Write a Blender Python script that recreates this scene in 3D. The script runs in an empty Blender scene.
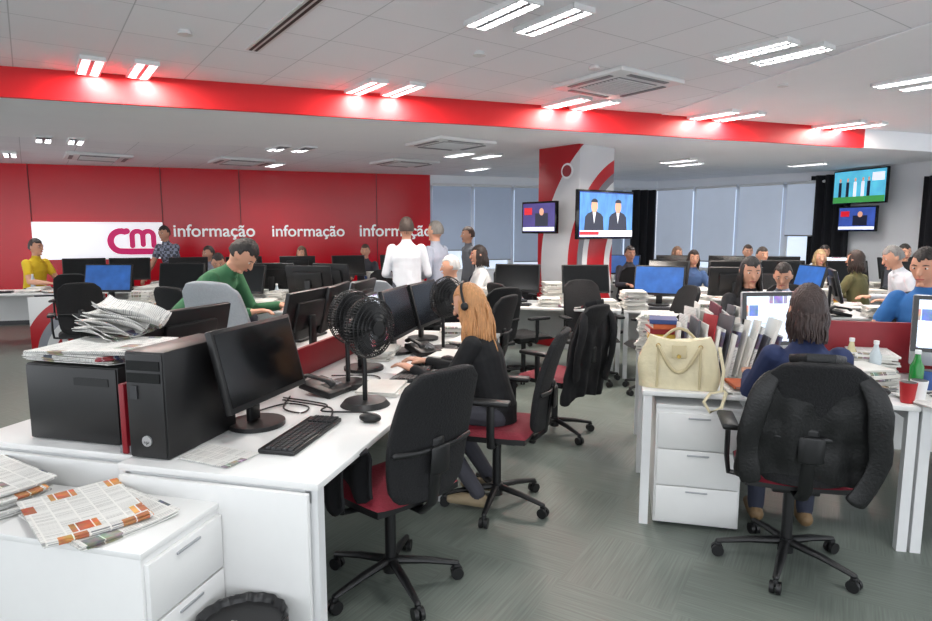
import bpy,bmesh,math,random
import numpy as np
from mathutils import Vector,Matrix,Euler
R=random.Random(7)
scn=bpy.context.scene
col=scn.collection
rad=math.radians
A0=-14.0
def D(x,y):
    return (.9703*x+.2419*y, -.2419*x+.9703*y)
def lin(c):
    o=[]
    for v in c[:3]:
        v=v/255.
        o.append(v/12.92 if v<=.04045 else ((v+.055)/1.055)**2.4)
    return (o[0],o[1],o[2],1)
_m={}
def M(name,rgb=(200,200,200),rough=.5,metal=0,var=.12,scale=18,bump=0,emit=0,stretch=None,coat=0,bscale=None):
    if name in _m: return _m[name]
    m=bpy.data.materials.new(name); m.use_nodes=True
    nt=m.node_tree; b=nt.nodes['Principled BSDF']
    c=lin(rgb)
    tc=nt.nodes.new('ShaderNodeTexCoord'); mp=nt.nodes.new('ShaderNodeMapping')
    nt.links.new(tc.outputs['Object'],mp.inputs[0])
    if stretch: mp.inputs['Scale'].default_value=stretch
    n=nt.nodes.new('ShaderNodeTexNoise'); n.inputs['Scale'].default_value=scale; n.inputs['Detail'].default_value=3
    nt.links.new(mp.outputs[0],n.inputs['Vector'])
    mx=nt.nodes.new('ShaderNodeMix'); mx.data_type='RGBA'
    mx.inputs[6].default_value=tuple(min(1,v*(1-var)) for v in c[:3])+(1,)
    mx.inputs[7].default_value=tuple(min(1,v*(1+var)) for v in c[:3])+(1,)
    nt.links.new(n.outputs['Fac'],mx.inputs[0])
    nt.links.new(mx.outputs[2],b.inputs['Base Color'])
    b.inputs['Roughness'].default_value=rough; b.inputs['Metallic'].default_value=metal
    if coat: b.inputs['Coat Weight'].default_value=coat
    if emit:
        nt.links.new(mx.outputs[2],b.inputs['Emission Color']); b.inputs['Emission Strength'].default_value=emit
    if bump:
        n2=nt.nodes.new('ShaderNodeTexNoise'); n2.inputs['Scale'].default_value=bscale or scale
        nt.links.new(mp.outputs[0],n2.inputs['Vector'])
        bp=nt.nodes.new('ShaderNodeBump'); bp.inputs['Strength'].default_value=bump; bp.inputs['Distance'].default_value=.02
        nt.links.new(n2.outputs['Fac'],bp.inputs['Height']); nt.links.new(bp.outputs[0],b.inputs['Normal'])
    _m[name]=m
    return m
# ---------------------------------------------------------------- geometry accumulator
class G:
    def __init__(s): s.bm=bmesh.new()
    def _new(s,vs,m):
        fs=set()
        for v in vs:
            for f in v.link_faces: fs.add(f)
        for f in fs: f.material_index=m
    def box(s,c,d,rot=None,bev=0,m=0,seg=2):
        mt=Matrix.Translation(c)
        if rot: mt=mt@Euler([rad(a) for a in rot]).to_matrix().to_4x4()
        mt=mt@Matrix.Diagonal((d[0],d[1],d[2],1))
        r=bmesh.ops.create_cube(s.bm,size=1,matrix=mt)
        vs=r['verts']; s._new(vs,m)
        if bev:
            es={e for v in vs for e in v.link_edges}
            bmesh.ops.bevel(s.bm,geom=list(es),offset=bev,segments=seg,affect='EDGES',profile=.5,clamp_overlap=True)
        return s
    def cyl(s,c,r,h,axis='Z',seg=20,r2=None,m=0,rot=None):
        mt=Matrix.Translation(c)
        if axis=='X': mt=mt@Matrix.Rotation(math.pi/2,4,'Y')
        if axis=='Y': mt=mt@Matrix.Rotation(math.pi/2,4,'X')
        if rot: mt=Matrix.Translation(c)@Euler([rad(a) for a in rot]).to_matrix().to_4x4()
        q=bmesh.ops.create_cone(s.bm,cap_ends=True,segments=seg,radius1=r,radius2=r if r2 is None else r2,depth=h,matrix=mt)
        s._new(q['verts'],m); return s
    def sph(s,c,r,m=0,seg=14):
        if not hasattr(r,'__len__'): r=(r,r,r)
        q=bmesh.ops.create_uvsphere(s.bm,u_segments=seg,v_segments=max(6,seg*2//3),radius=1,matrix=Matrix.Translation(c)@Matrix.Diagonal((r[0],r[1],r[2],1)))
        s._new(q['verts'],m); return s
    def tube(s,pts,rr,seg=10,m=0,side=(1,0,0),cap=True):
        pts=[Vector(p) for p in pts]; n=len(pts)
        if not hasattr(rr,'__len__'): rr=[rr]*n
        rr=[(r,r) if not hasattr(r,'__len__') else r for r in rr]
        P=[];T=[]
        for i in range(n):
            a=pts[max(0,i-1)];b=pts[min(n-1,i+1)]
            t=(b-a).normalized() if (b-a).length>1e-9 else Vector((0,0,1))
            T.append(t)
        if cap:
            for k in (80,50,22):
                P.append((pts[0]-T[0]*rr[0][1]*math.sin(rad(k)),[x*math.cos(rad(k)) for x in rr[0]],T[0]))
        for i in range(n): P.append((pts[i],rr[i],T[i]))
        if cap:
            for k in (22,50,80):
                P.append((pts[-1]+T[-1]*rr[-1][1]*math.sin(rad(k)),[x*math.cos(rad(k)) for x in rr[-1]],T[-1]))
        rings=[]
        sd=Vector(side)
        for p,r,t in P:
            x=sd-t*sd.dot(t)
            if x.length<.05:
                x=Vector((0,1,0))-t*t.y
                if x.length<.05: x=Vector((0,0,1))-t*t.z
            x.normalize(); y=t.cross(x)
            rings.append([s.bm.verts.new(p+x*(r[0]*math.cos(2*math.pi*k/seg))+y*(r[1]*math.sin(2*math.pi*k/seg))) for k in range(seg)])
        for a,b in zip(rings[:-1],rings[1:]):
            for k in range(seg):
                f=s.bm.faces.new((a[k],a[(k+1)%seg],b[(k+1)%seg],b[k])); f.material_index=m
        f=s.bm.faces.new(rings[0][::-1]); f.material_index=m
        f=s.bm.faces.new(rings[-1]); f.material_index=m
        return s
    def poly(s,pts,m=0,ext=None):
        vs=[s.bm.verts.new(p) for p in pts]
        f=s.bm.faces.new(vs); f.material_index=m
        if ext:
            e=bmesh.ops.extrude_face_region(s.bm,geom=[f])
            nv=[g for g in e['geom'] if isinstance(g,bmesh.types.BMVert)]
            for v in nv: v.co+=Vector(ext)
            s._new(vs,m)
        return s
    def surf(s,fn,nu,nv,m=0):
        g=[[s.bm.verts.new(fn(i/nu,j/nv)) for j in range(nv+1)] for i in range(nu+1)]
        for i in range(nu):
            for j in range(nv):
                f=s.bm.faces.new((g[i][j],g[i+1][j],g[i+1][j+1],g[i][j+1])); f.material_index=m
        return s
    def mesh(s,name,mats,smooth=True):
        bmesh.ops.recalc_face_normals(s.bm,faces=s.bm.faces)
        me=bpy.data.meshes.new(name); s.bm.to_mesh(me); s.bm.free()
        for m in (mats if isinstance(mats,(list,tuple)) else [mats]): me.materials.append(m)
        if smooth:
            for p in me.polygons: p.use_smooth=True
            me.set_sharp_from_angle(angle=rad(38))
        return me
    def obj(s,name,mats,parent=None,loc=(0,0,0),rot=0,smooth=True,label=None,cat=None,group=None):
        o=bpy.data.objects.new(name,s.mesh(name,mats,smooth)); col.objects.link(o)
        o.location=loc
        o.rotation_euler=(0,0,rad(rot)) if not hasattr(rot,'__len__') else [rad(a) for a in rot]
        if parent: o.parent=parent
        if label: o['label']=label
        if cat: o['category']=cat
        if group: o['group']=group
        return o
def root(name,loc,rot,label,cat,group=None):
    o=bpy.data.objects.new(name,None); o.empty_display_size=.1; col.objects.link(o)
    o.location=loc if len(loc)==3 else (loc[0],loc[1],0)
    o.rotation_euler=(0,0,rad(rot)) if not hasattr(rot,'__len__') else [rad(a) for a in rot]
    o['label']=label; o['category']=cat
    if group: o['group']=group
    return o
def clone(src,loc,rot=0,label=None,swap=None,group=None,scl=None):
    def cp(o,par):
        n=o.copy()
        col.objects.link(n)
        if par: n.parent=par
        for c in o.children: cp(c,n)
        if swap and o.name.split('.')[0] in swap:
            n.material_slots[0].link='OBJECT'; n.material_slots[0].material=swap[o.name.split('.')[0]]
        return n
    n=cp(src,None)
    n.location=loc if len(loc)==3 else (loc[0],loc[1],0)
    n.rotation_euler=(0,0,rad(rot)) if not hasattr(rot,'__len__') else [rad(a) for a in rot]
    if label: n['label']=label
    if group: n['group']=group
    if scl: n.scale=(scl,scl,scl)
    return n
def text(s,width,mat,loc,rot,name,parent=None,label=None,cat=None,bold=.0,ext=.004,group=None):
    cu=bpy.data.curves.new(name,'FONT'); cu.body=s; cu.size=1; cu.extrude=.01; cu.offset=bold
    t=bpy.data.objects.new('tmp',cu); col.objects.link(t)
    dg=bpy.context.evaluated_depsgraph_get(); me=bpy.data.meshes.new_from_object(t.evaluated_get(dg))
    bpy.data.objects.remove(t)
    xs=[v.co.x for v in me.vertices]; x0,x1=min(xs),max(xs); k=width/(x1-x0)
    for v in me.vertices: v.co=Vector(((v.co.x-(x0+x1)/2)*k,v.co.y*k,v.co.z*ext/.01))
    me.materials.clear(); me.materials.append(mat)
    o=bpy.data.objects.new(name,me); col.objects.link(o); o.location=loc; o.rotation_euler=[rad(a) for a in rot]
    if parent: o.parent=parent
    if label: o['label']=label
    if cat: o['category']=cat
    if group: o['group']=group
    return o
def struct(o): o['kind']='structure'; return o
def wrinkle(o,scale=.09,strength=.025):
    t=bpy.data.textures.get('cloth_wrinkle_%d'%int(scale*1000)) or bpy.data.textures.new('cloth_wrinkle_%d'%int(scale*1000),'CLOUDS')
    t.noise_scale=scale; t.noise_depth=1
    s=o.modifiers.new('sub','SUBSURF'); s.levels=1; s.render_levels=1
    d=o.modifiers.new('wr','DISPLACE'); d.texture=t; d.strength=strength; d.mid_level=.5; d.texture_coords='LOCAL'
# ---------------------------------------------------------------- materials
white=M('white_laminate',(222,222,221),.35,var=.02)
whitem=M('white_metal',(218,219,220),.4,var=.03)
handm=M('handle_light_grey',(168,170,174),.35,metal=.3,var=.03)
wall_w=M('white_paint',(228,230,234),.8,var=.03,scale=4)
black=M('black_plastic',(17,17,19),.42,var=.2)
blackg=M('black_gloss',(10,10,12),.12,var=.1)
blackf=M('black_fabric',(17,17,20),.85,var=.3,scale=120,bump=.3)
leather=M('black_leather',(11,11,13),.48,var=.05,scale=30,bump=.15,bscale=90)
redf=M('red_fabric',(116,10,34),.75,var=.2,scale=90,bump=.2)
redp=M('red_panel',(132,12,28),.45,var=.08)
greyf=M('grey_fabric',(150,155,160),.85,var=.12,scale=90,bump=.2)
grey=M('grey_plastic',(120,122,126),.5)
dgrey=M('dark_grey_plastic',(46,47,50),.5)
silver=M('silver_metal',(190,192,195),.3,metal=.7,var=.04)
paper=M('paper_white',(220,218,212),.8,var=.05,scale=8)
scr_off=M('screen_off',(12,13,15),.15,var=.1)
scr_blue=M('screen_blue',(40,84,150),.3,var=.5,scale=9,emit=.45)
def newsprint(name,accent,accent2,thr=.3,vert=False,emit=0,bw=.17,bh=.095,base=(.70,.69,.66,1)):
    m=bpy.data.materials.new(name); m.use_nodes=True; nt=m.node_tree; b=nt.nodes['Principled BSDF']
    tc=nt.nodes.new('ShaderNodeTexCoord'); mp=nt.nodes.new('ShaderNodeMapping'); nt.links.new(tc.outputs['Object'],mp.inputs[0])
    mp.inputs['Location'].default_value=(.03,.02,0)
    if vert: mp.inputs['Rotation'].default_value=(rad(-90),0,0)
    def brick(c1,c2,mo,w,h,mort,bias,off=.5):
        k=nt.nodes.new('ShaderNodeTexBrick'); nt.links.new(mp.outputs[0],k.inputs['Vector'])
        k.inputs['Color1'].default_value=c1;k.inputs['Color2'].default_value=c2;k.inputs['Mortar'].default_value=mo
        k.inputs['Scale'].default_value=1;k.inputs['Brick Width'].default_value=w;k.inputs['Row Height'].default_value=h
        k.inputs['Mortar Size'].default_value=mort;k.inputs['Bias'].default_value=bias;k.offset=off
        return k
    W=base
    t=brick((.2,.2,.21,1),(.6,.6,.59,1),W,.055,.0085,.0028,.1,0)
    a=brick((1,1,1,1),(0,0,0,1),(1,1,1,1),bw,bh,.004,0)
    gt=nt.nodes.new('ShaderNodeMath'); gt.operation='GREATER_THAN'; gt.inputs[1].default_value=thr; nt.links.new(a.outputs['Color'],gt.inputs[0])
    c=brick(lin(accent),lin(accent2),W,bw*.5,bh,.002,0)
    n=nt.nodes.new('ShaderNodeTexNoise'); n.inputs['Scale'].default_value=26; nt.links.new(mp.outputs[0],n.inputs['Vector'])
    m2=nt.nodes.new('ShaderNodeMix'); m2.data_type='RGBA'; m2.blend_type='OVERLAY'; m2.inputs[0].default_value=.9
    nt.links.new(c.outputs['Color'],m2.inputs[6]); nt.links.new(n.outputs['Color'],m2.inputs[7])
    mx=nt.nodes.new('ShaderNodeMix'); mx.data_type='RGBA'
    nt.links.new(gt.outputs[0],mx.inputs[0]); nt.links.new(m2.outputs[2],mx.inputs[6]); nt.links.new(t.outputs['Color'],mx.inputs[7])
    nt.links.new(mx.outputs[2],b.inputs['Base Color']); b.inputs['Roughness'].default_value=.85
    if emit: nt.links.new(mx.outputs[2],b.inputs['Emission Color']); b.inputs['Emission Strength'].default_value=emit; b.inputs['Roughness'].default_value=.3
    return m
news=newsprint('newsprint_grey',(80,84,94),(150,142,134),.25,bw=.11,bh=.07)
newsc=newsprint('newsprint_colour',(216,160,90),(160,84,64),.27,bw=.085,bh=.075)
newsr=newsprint('newsprint_red',(160,50,56),(80,98,124),.22,bw=.10,bh=.06)
scr_doc=newsprint('screen_document',(70,110,170),(190,60,50),.3,True,.7,.13,.08,(.72,.80,.9,1))
scr_page=newsprint('screen_page',(200,120,60),(60,110,180),.3,True,.8,.12,.07,(.70,.82,1,1))
# floor
def floor_mat():
    m=bpy.data.materials.new('streaked_vinyl'); m.use_nodes=True; nt=m.node_tree; b=nt.nodes['Principled BSDF']
    tc=nt.nodes.new('ShaderNodeTexCoord')
    rt=nt.nodes.new('ShaderNodeMapping'); rt.inputs['Rotation'].default_value=(0,0,rad(31)); nt.links.new(tc.outputs['Object'],rt.inputs[0])
    def noise(sc):
        k=nt.nodes.new('ShaderNodeMapping'); k.inputs['Scale'].default_value=sc; nt.links.new(rt.outputs[0],k.inputs[0])
        n=nt.nodes.new('ShaderNodeTexNoise'); n.inputs['Scale'].default_value=1;n.inputs['Detail'].default_value=4
        nt.links.new(k.outputs[0],n.inputs['Vector']); return n
    n1=noise((3,120,1)); n2=noise((120,3,1))
    ch=nt.nodes.new('ShaderNodeTexChecker'); ch.inputs['Scale'].default_value=2.0; nt.links.new(rt.outputs[0],ch.inputs['Vector'])
    mx=nt.nodes.new('ShaderNodeMix'); nt.links.new(ch.outputs['Fac'],mx.inputs[0]); nt.links.new(n1.outputs['Fac'],mx.inputs[2]); nt.links.new(n2.outputs['Fac'],mx.inputs[3])
    cr=nt.nodes.new('ShaderNodeValToRGB'); cr.color_ramp.elements[0].position=.22; cr.color_ramp.elements[1].position=.78
    cr.color_ramp.elements[0].color=lin((86,93,87)); cr.color_ramp.elements[1].color=lin((116,124,117))
    nt.links.new(mx.outputs[0],cr.inputs[0]); nt.links.new(cr.outputs[0],b.inputs['Base Color']); b.inputs['Roughness'].default_value=.45
    return m
def tile_mat():
    m=bpy.data.materials.new('ceiling_tiles'); m.use_nodes=True; nt=m.node_tree; b=nt.nodes['Principled BSDF']
    tc=nt.nodes.new('ShaderNodeTexCoord'); k=nt.nodes.new('ShaderNodeMapping'); k.inputs['Rotation'].default_value=(0,0,rad(-35))
    nt.links.new(tc.outputs['Object'],k.inputs[0])
    br=nt.nodes.new('ShaderNodeTexBrick'); br.offset=0; br.inputs['Scale'].default_value=1; br.inputs['Brick Width'].default_value=.62; br.inputs['Row Height'].default_value=.62
    br.inputs['Mortar Size'].default_value=.004; br.inputs['Color1'].default_value=lin((234,235,241)); br.inputs['Color2'].default_value=lin((239,240,245)); br.inputs['Mortar'].default_value=lin((196,198,204))
    nt.links.new(k.outputs[0],br.inputs['Vector']); nt.links.new(br.outputs['Color'],b.inputs['Base Color']); b.inputs['Roughness'].default_value=.9
    return m
def swoosh(name,cx,cz,stops,base):
    m=bpy.data.materials.new(name); m.use_nodes=True; nt=m.node_tree; b=nt.nodes['Principled BSDF']
    tc=nt.nodes.new('ShaderNodeTexCoord'); sp=nt.nodes.new('ShaderNodeSeparateXYZ'); nt.links.new(tc.outputs['Object'],sp.inputs[0])
    cb=nt.nodes.new('ShaderNodeCombineXYZ')
    ad=nt.nodes.new('ShaderNodeMath'); ad.operation='SUBTRACT'; nt.links.new(sp.outputs[0],ad.inputs[0]); nt.links.new(sp.outputs[1],ad.inputs[1])
    nt.links.new(ad.outputs[0],cb.inputs[0]); nt.links.new(sp.outputs[2],cb.inputs[2])
    ds=nt.nodes.new('ShaderNodeVectorMath'); ds.operation='DISTANCE'; ds.inputs[1].default_value=(cx,0,cz); nt.links.new(cb.outputs[0],ds.inputs[0])
    dv=nt.nodes.new('ShaderNodeMath'); dv.operation='MULTIPLY'; dv.inputs[1].default_value=.5; nt.links.new(ds.outputs['Value'],dv.inputs[0])
    cr=nt.nodes.new('ShaderNodeValToRGB'); cr.color_ramp.interpolation='CONSTANT'
    cr.color_ramp.elements[0].color=lin(base); cr.color_ramp.elements[1].position=stops[0][0]; cr.color_ramp.elements[1].color=lin(stops[0][1])
    for p,c in stops[1:]:
        e=cr.color_ramp.elements.new(p); e.color=lin(c)
    nt.links.new(dv.outputs[0],cr.inputs[0]); nt.links.new(cr.outputs[0],b.inputs['Base Color']); b.inputs['Roughness'].default_value=.35
    return m
# ---------------------------------------------------------------- room
H1,H2=2.92,2.70
floor=G().box((0,5,-.05),(24,22,.1)).obj('floor',floor_mat()); struct(floor)
RW0=Vector((-10.5,9.59,0)); RW1=Vector((-.72,12.65,0)); WA=Vector((4.3,14.2,0)); WB=Vector((6.9,11.7,0)); WC=Vector((7.75,8.9,0)); WD=Vector((12,10.2,0))
def wallbox(name,a,b,z0,z1,mat,th=.15,off=0):
    d=b-a; L=d.length; ang=math.degrees(math.atan2(d.y,d.x)); n=Vector((-d.y,d.x,0)).normalized()
    c=(a+b)/2+n*(th/2+off)
    o=G().box((0,0,0),(L,th,z1-z0)).obj(name,mat,loc=(c.x,c.y,(z0+z1)/2),rot=ang); return struct(o)
redw=M('red_lacquer_wall',(196,4,28),.22,var=.05,scale=2)
wallbox('wall_back_red',RW0,RW1,0,H2,redw)
wallbox('wall_side_right',WB,WC,0,H1,wall_w)
wallbox('wall_end_right',WC,WD,0,H1,wall_w)
rd=(RW1-RW0).normalized(); rang=math.degrees(math.atan2(rd.y,rd.x)); rn=Vector((rd.y,-rd.x,0))
def onred(u,z,off=.01):
    k=(u-466)/623.6
    Y=(12.65+.313*.72)/(1-.313*k); X=k*Y
    p=Vector((X,Y,z))+rn*off; return p
seamm=M('seam_dark_red',(96,4,14),.5)
for i,(x,y) in enumerate([(-7.32,10.58),(-5.4,11.18),(-4.15,11.57),(-1.75,12.33)]):
    p=Vector((x,y,1.35))+rn*.004
    struct(G().box((0,0,0),(.012,.008,2.7)).obj('trim_%d'%(i+1),seamm,loc=p,rot=rang))
def windowwall(tag,a,b,n,sill,shade,gaps):
    d=(b-a); L=d.length; dn=d.normalized(); ang=math.degrees(math.atan2(d.y,d.x)); nn=Vector((dn.y,-dn.x,0))
    wallbox('wall_%s_sill'%tag,a,b,0,sill,wall_w); wallbox('wall_%s_header'%tag,a,b,2.5,H2,wall_w)
    glass=M('window_glass',(200,212,226),.1,emit=.95,var=.3,scale=.9)  # pane glows by itself, in place of daylight outside
    w=L/n
    for i in range(n):
        c=a+dn*(w*(i+.5))
        g=G()
        g.box((0,.0,1.35+sill/2-.1),(w-.1,.02,2.5-sill),m=1)
        for sx in(-1,1): g.box((sx*(w/2-.03),0,(sill+2.5)/2),(.06,.1,2.5-sill))
        g.box((0,0,sill+.03),(w,.1,.06)); g.box((0,0,2.47),(w,.1,.06))
        p=c-nn*.08
        o=g.obj('window_%d'%(len([x for x in bpy.data.objects if x.name.startswith('window_')])+1),[whitem,glass],loc=(p.x,p.y,0),rot=ang); struct(o)
        bz=gaps[i%len(gaps)]
        r=root('roller_blind',(c.x+nn.x*.06,c.y+nn.y*.06,0),ang,'grey fabric roller blind pulled down over an office window','blind','roller blinds on the windows')
        G().box((0,0,(bz+2.5)/2),(w-.08,.006,2.5-bz)).obj('blind_fabric',shade,r)
        G().cyl((0,0,2.51),.03,w-.06,'X').obj('blind_roller',whitem,r)
        G().box((0,0,bz),(w-.08,.02,.025)).obj('bottom_rail',grey,r)
blindm=M('blind_blue_grey',(142,154,174),.8,var=.05,emit=.3,scale=3)  # glow put into the fabric so the blinds look paler
blindm2=M('blind_light_grey',(178,188,204),.8,var=.05,emit=.42,scale=3)  # same glow in the cloth, stronger for the corner blinds
windowwall('back_window',RW1,WA,6,.75,blindm,[1.2,1.0,.95])
windowwall('corner_window',WA,WB,4,.75,blindm2,[.95,.95,.95,1.5])
# ceilings
b0=Vector((-3.84,5.31,0)); b1=Vector((5.25,8.44,0)); bd=(b1-b0).normalized()
bl=b0-bd*6.5; br=b1+bd*7
tiles=tile_mat(); plast=M('ceiling_plaster',(240,241,245),.85,var=.02,scale=3)
def slab(name,pts,z,th,mat):
    o=G().poly([(p[0],p[1],z) for p in pts],ext=(0,0,th)).obj(name,mat,smooth=False); return struct(o)
slab('ceiling_upper',[(-11,-1.5),(12,-1.5),(12,br.y+.1),(br.x,br.y),(bl.x,bl.y)],H1,.1,tiles)
slab('ceiling_lower',[(bl.x,bl.y),(br.x,br.y),(12,15.5),(-11,15.5)],H2,.1,tiles)
nb=Vector((-bd.y,bd.x,0))
slab('ceiling_soffit_band',[(bl.x,bl.y),(br.x,br.y),(br.x+nb.x*2.6,br.y+nb.y*2.6),(bl.x+nb.x*2.6,bl.y+nb.y*2.6)],H2-.012,.01,plast)
slab('ceiling_plaster_area',[(3.15,3.6),(12,3.2),(12,br.y),(br.x,br.y-.02),(5.3,8.4),(2.25,7.37)],H1-.012,.01,plast)
beamr=M('beam_red',(204,10,22),.5,var=.04,scale=3)
def beam(name,a,b,mat):
    d=b-a; ang=math.degrees(math.atan2(d.y,d.x)); c=(a+b)/2
    struct(G().box((0,0,0),(d.length,.05,H1-H2+.03)).obj(name,mat,loc=(c.x,c.y,(H1+H2)/2-.01),rot=ang))
beam('trim_20',bl,b1,beamr); beam('trim_21',b1,br,plast)
# column
swm=swoosh('column_swoosh',1.35,-.2,[(.34,(222,222,224)),(.40,(184,10,28)),(.58,(222,222,224)),(.63,(120,122,130)),(.68,(184,10,28)),(.76,(200,201,205)),(1.0,(160,10,26))],(184,10,28))
struct(G().box((0,0,0),(.72,.72,H2),bev=.01).obj('wall_column',swm,loc=(1.5,8.62,H2/2),rot=40))
r=root('round_emblem',(1.5-.766*.365+.1,8.62-.643*.365-.119,2.36),-50,'small round red and white emblem on the column','sign')
G().cyl((0,0,0),.10,.012,'Y',seg=32).obj('emblem_disc',M('emblem_white',(225,225,228),.4),r)
G().cyl((0,-.008,0),.075,.008,'Y',seg=32).obj('emblem_centre',redp,r)
for nm,a,b in(('red',RW0,RW1),('side',WB,WC)):
    d=b-a; c=(a+b)/2; n=Vector((d.y,-d.x,0)).normalized()*.012
    struct(G().box((0,0,.05),(d.length,.02,.1)).obj('baseboard_'+nm,dgrey,loc=(c.x+n.x,c.y+n.y,0),rot=math.degrees(math.atan2(d.y,d.x))))
def curtain(X,Y,rot,w,z0=.05,z1=2.45):
    g=G()
    g.surf(lambda u,v:((u-.5)*w,.05*math.sin(u*w*34),z0+v*(z1-z0)),60,1)
    return g.obj('curtain',M('dark_curtain',(20,21,27),.9,var=.2),loc=(X,Y,0),rot=rot,label='dark pleated floor-length curtain beside the window',cat='curtain',group='dark curtains')
curtain(3.75,13.3,10,.55); curtain(6.72,11.65,-60,.75,.05,2.62); curtain(7.4,9.75,-73,.7)
# ---------------------------------------------------------------- ceiling lamps
lampr=None
emitm=M('lamp_diffuser',(255,255,255),.5,var=0,emit=3)
ES=.56
def lamp(X,Y,z,rot,e=26,warm=False):
    global lampr
    L=.56
    if lampr is None:
        r=root('ceiling_lamp',(X,Y,z),rot,'recessed rectangular ceiling light with louvres, switched on','lamp','ceiling light fixtures')
        g=G()
        for sx in(-1,1): g.box((sx*.082,0,-.016),(.014,L,.032)); g.box((0,sx*(L/2),-.016),(.178,.014,.032))
        g.obj('lamp_frame',whitem,r)
        G().box((0,0,-.003),(.155,L-.02,.004)).obj('diffuser',emitm,r)
        g=G()
        for i in range(9): g.box((0,-L/2+L*(i+1)/10,-.024),(.15,.007,.016))
        g.box((0,0,-.024),(.03,L-.03,.016))
        g.obj('louvre',grey,r)
        lampr=r
    else: r=clone(lampr,(X,Y,z),rot)
    li=bpy.data.lights.new('lamp_light','AREA'); li.shape='RECTANGLE'; li.size=.14; li.size_y=.50; li.energy=e*ES; li.color=(1,.90,.80) if warm else (1,.985,.96)
    lo=bpy.data.objects.new('lamp_light',li); col.objects.link(lo); lo.parent=r; lo.location=(0,0,-.034 if warm else -.008)
LD=35
def zup(X,Y): return H1-.0125 if X>3.15-(Y-3.6)*.2387 and Y>3.6 else H1
for X,Y in[(.22,4.03),(.55,4.16),(2.14,4.8),(2.46,4.92),(3.9,5.66),(4.22,5.78)]: lamp(X,Y,zup(X,Y),LD,e=16)
for X,Y in[(-.93,5.98),(-.6,6.09),(-3.05,5.25),(-2.69,5.37),(1.04,6.67),(1.36,6.79),(2.81,7.28),(3.15,7.40),(4.62,7.93),(4.95,8.04)]: lamp(X,Y,zup(X,Y),LD,e=40,warm=True)
for X,Y in[(-2.2,3.0),(-1.9,3.15),(-.4,1.6),(-.1,1.75),(1.9,2.2),(2.2,2.35),(4.4,3.0),(-3.8,1.2),(-2,-.4),(1,-.6),(3.4,.2)]: lamp(X,Y,zup(X,Y),LD,e=17)  # further ceiling lights added overhead and behind the camera, out of view
for X,Y in[(-5.1,7.7),(-4.8,7.85),(-2.5,8.5),(-2.2,8.6),(-.1,9.1),(.3,9.3),(-3.2,10.6),(3.6,10.4),(3.3,9.9),(5.6,10.4),(2.0,11.3),(-6.6,9.2),(.2,11.3)]: lamp(X,Y,H2-(.0125 if Y<b0.y+(X-b0.x)*.344+2.7 else 0),LD,e=44)
acr=None
def ac(X,Y,z,rot=LD):
    global acr
    if acr is None:
        acr=root('air_conditioner',(X,Y,z),rot,'white square ceiling cassette air conditioner with central grille','air conditioner','ceiling air conditioners')
        G().box((0,0,-.02),(.84,.84,.04),bev=.012).obj('casing',whitem,acr)
        g=G()
        for i in range(11): g.box((0,-.22+i*.044,-.045),(.48,.016,.012))
        g.box((0,0,-.041),(.5,.5,.004),m=1); g.obj('grille',[whitem,grey],acr)
        g=G()
        for a in range(4):
            c=Matrix.Rotation(a*math.pi/2,4,'Z')@Vector((0,.35,-.043)); g.box(c,(.5,.05,.008),rot=(0,0,a*90))
        g.obj('air_outlet',grey,acr)
        return acr
    return clone(acr,(X,Y,z),rot)
ac(1.37,5.85,H1); ac(-5.5,9.5,H2); ac(-3.57,10.1,H2); ac(-1.0,10.3,H2); ac(-.2,8.0,H2-.0125)
g=G(); g.box((0,0,-.004),(.1,1.9,.008)); g.box((-.02,0,-.009),(.02,1.88,.004),m=1); g.box((.02,0,-.009),(.02,1.88,.004),m=1)
g.obj('slot_vent',[whitem,black],loc=(-1.05,4.07,H1),rot=35,label='long black slot air diffuser recessed in ceiling tiles',cat='air vent')
for X,Y in[(1.05,5.3),(-1.9,4.4),(2.9,5.9),(.1,4.9)]:
    G().cyl((0,0,-.014),.05,.028,r2=.035).obj('smoke_detector',whitem,loc=(X,Y,H1),label='small round white smoke detector on the ceiling',cat='smoke detector',group='smoke detectors')
# ---------------------------------------------------------------- wall graphics
wl=M('white_letters',(240,240,240),.4,var=.01,emit=.2)
for k,(x0,x1) in enumerate([(175,256),(273,345),(360,432)]):
    a=onred(x0,0);b=onred(x1,0); c=(a+b)/2; w=(b-a).length
    text('informação',w,wl,(c.x+rn.x*.01,c.y+rn.y*.01,1.49),(90,0,rang),'wall_lettering',label='white informação lettering on the red wall',cat='sign',bold=.012,group='wall lettering')
lp=Vector((-6.36,10.885,1.42))+rn*.05
pr=root('logo_panel',lp,rang,'white wall panel with magenta cm logo','sign')
G().box((0,0,0),(2.0,.05,.64),bev=.006).obj('panel',M('logo_panel_white',(240,240,246),.4,var=.01,emit=.5),pr)  # plain white panel with weak emission in its material
g=G()
def flatstroke(g,pts,w,y=-.032,m=0):
    P=[Vector((p[0],p[1])) for p in pts]; n=len(P); Lf=[];Rt=[]
    for i in range(n):
        t=(P[min(n-1,i+1)]-P[max(0,i-1)]).normalized(); nn=Vector((-t.y,t.x))*w/2
        Lf.append(P[i]+nn); Rt.append(P[i]-nn)
    for i in range(n-1):
        g.poly([(Lf[i].x,y,Lf[i].y),(Lf[i+1].x,y,Lf[i+1].y),(Rt[i+1].x,y,Rt[i+1].y),(Rt[i].x,y,Rt[i].y)],m)
    for c in (P[0],P[-1]):
        g.poly([(c.x+w/2*math.cos(a*math.pi/8),y-.0005,c.y+w/2*math.sin(a*math.pi/8)) for a in range(16)],m)
cc=[(.34+.17*math.cos(a),-.01+.175*math.sin(a)) for a in [rad(x) for x in range(70,276,15)]]
flatstroke(g,[(.43,.165)]+cc+[(.48,-.19),(.88,-.19)],.105)
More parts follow.
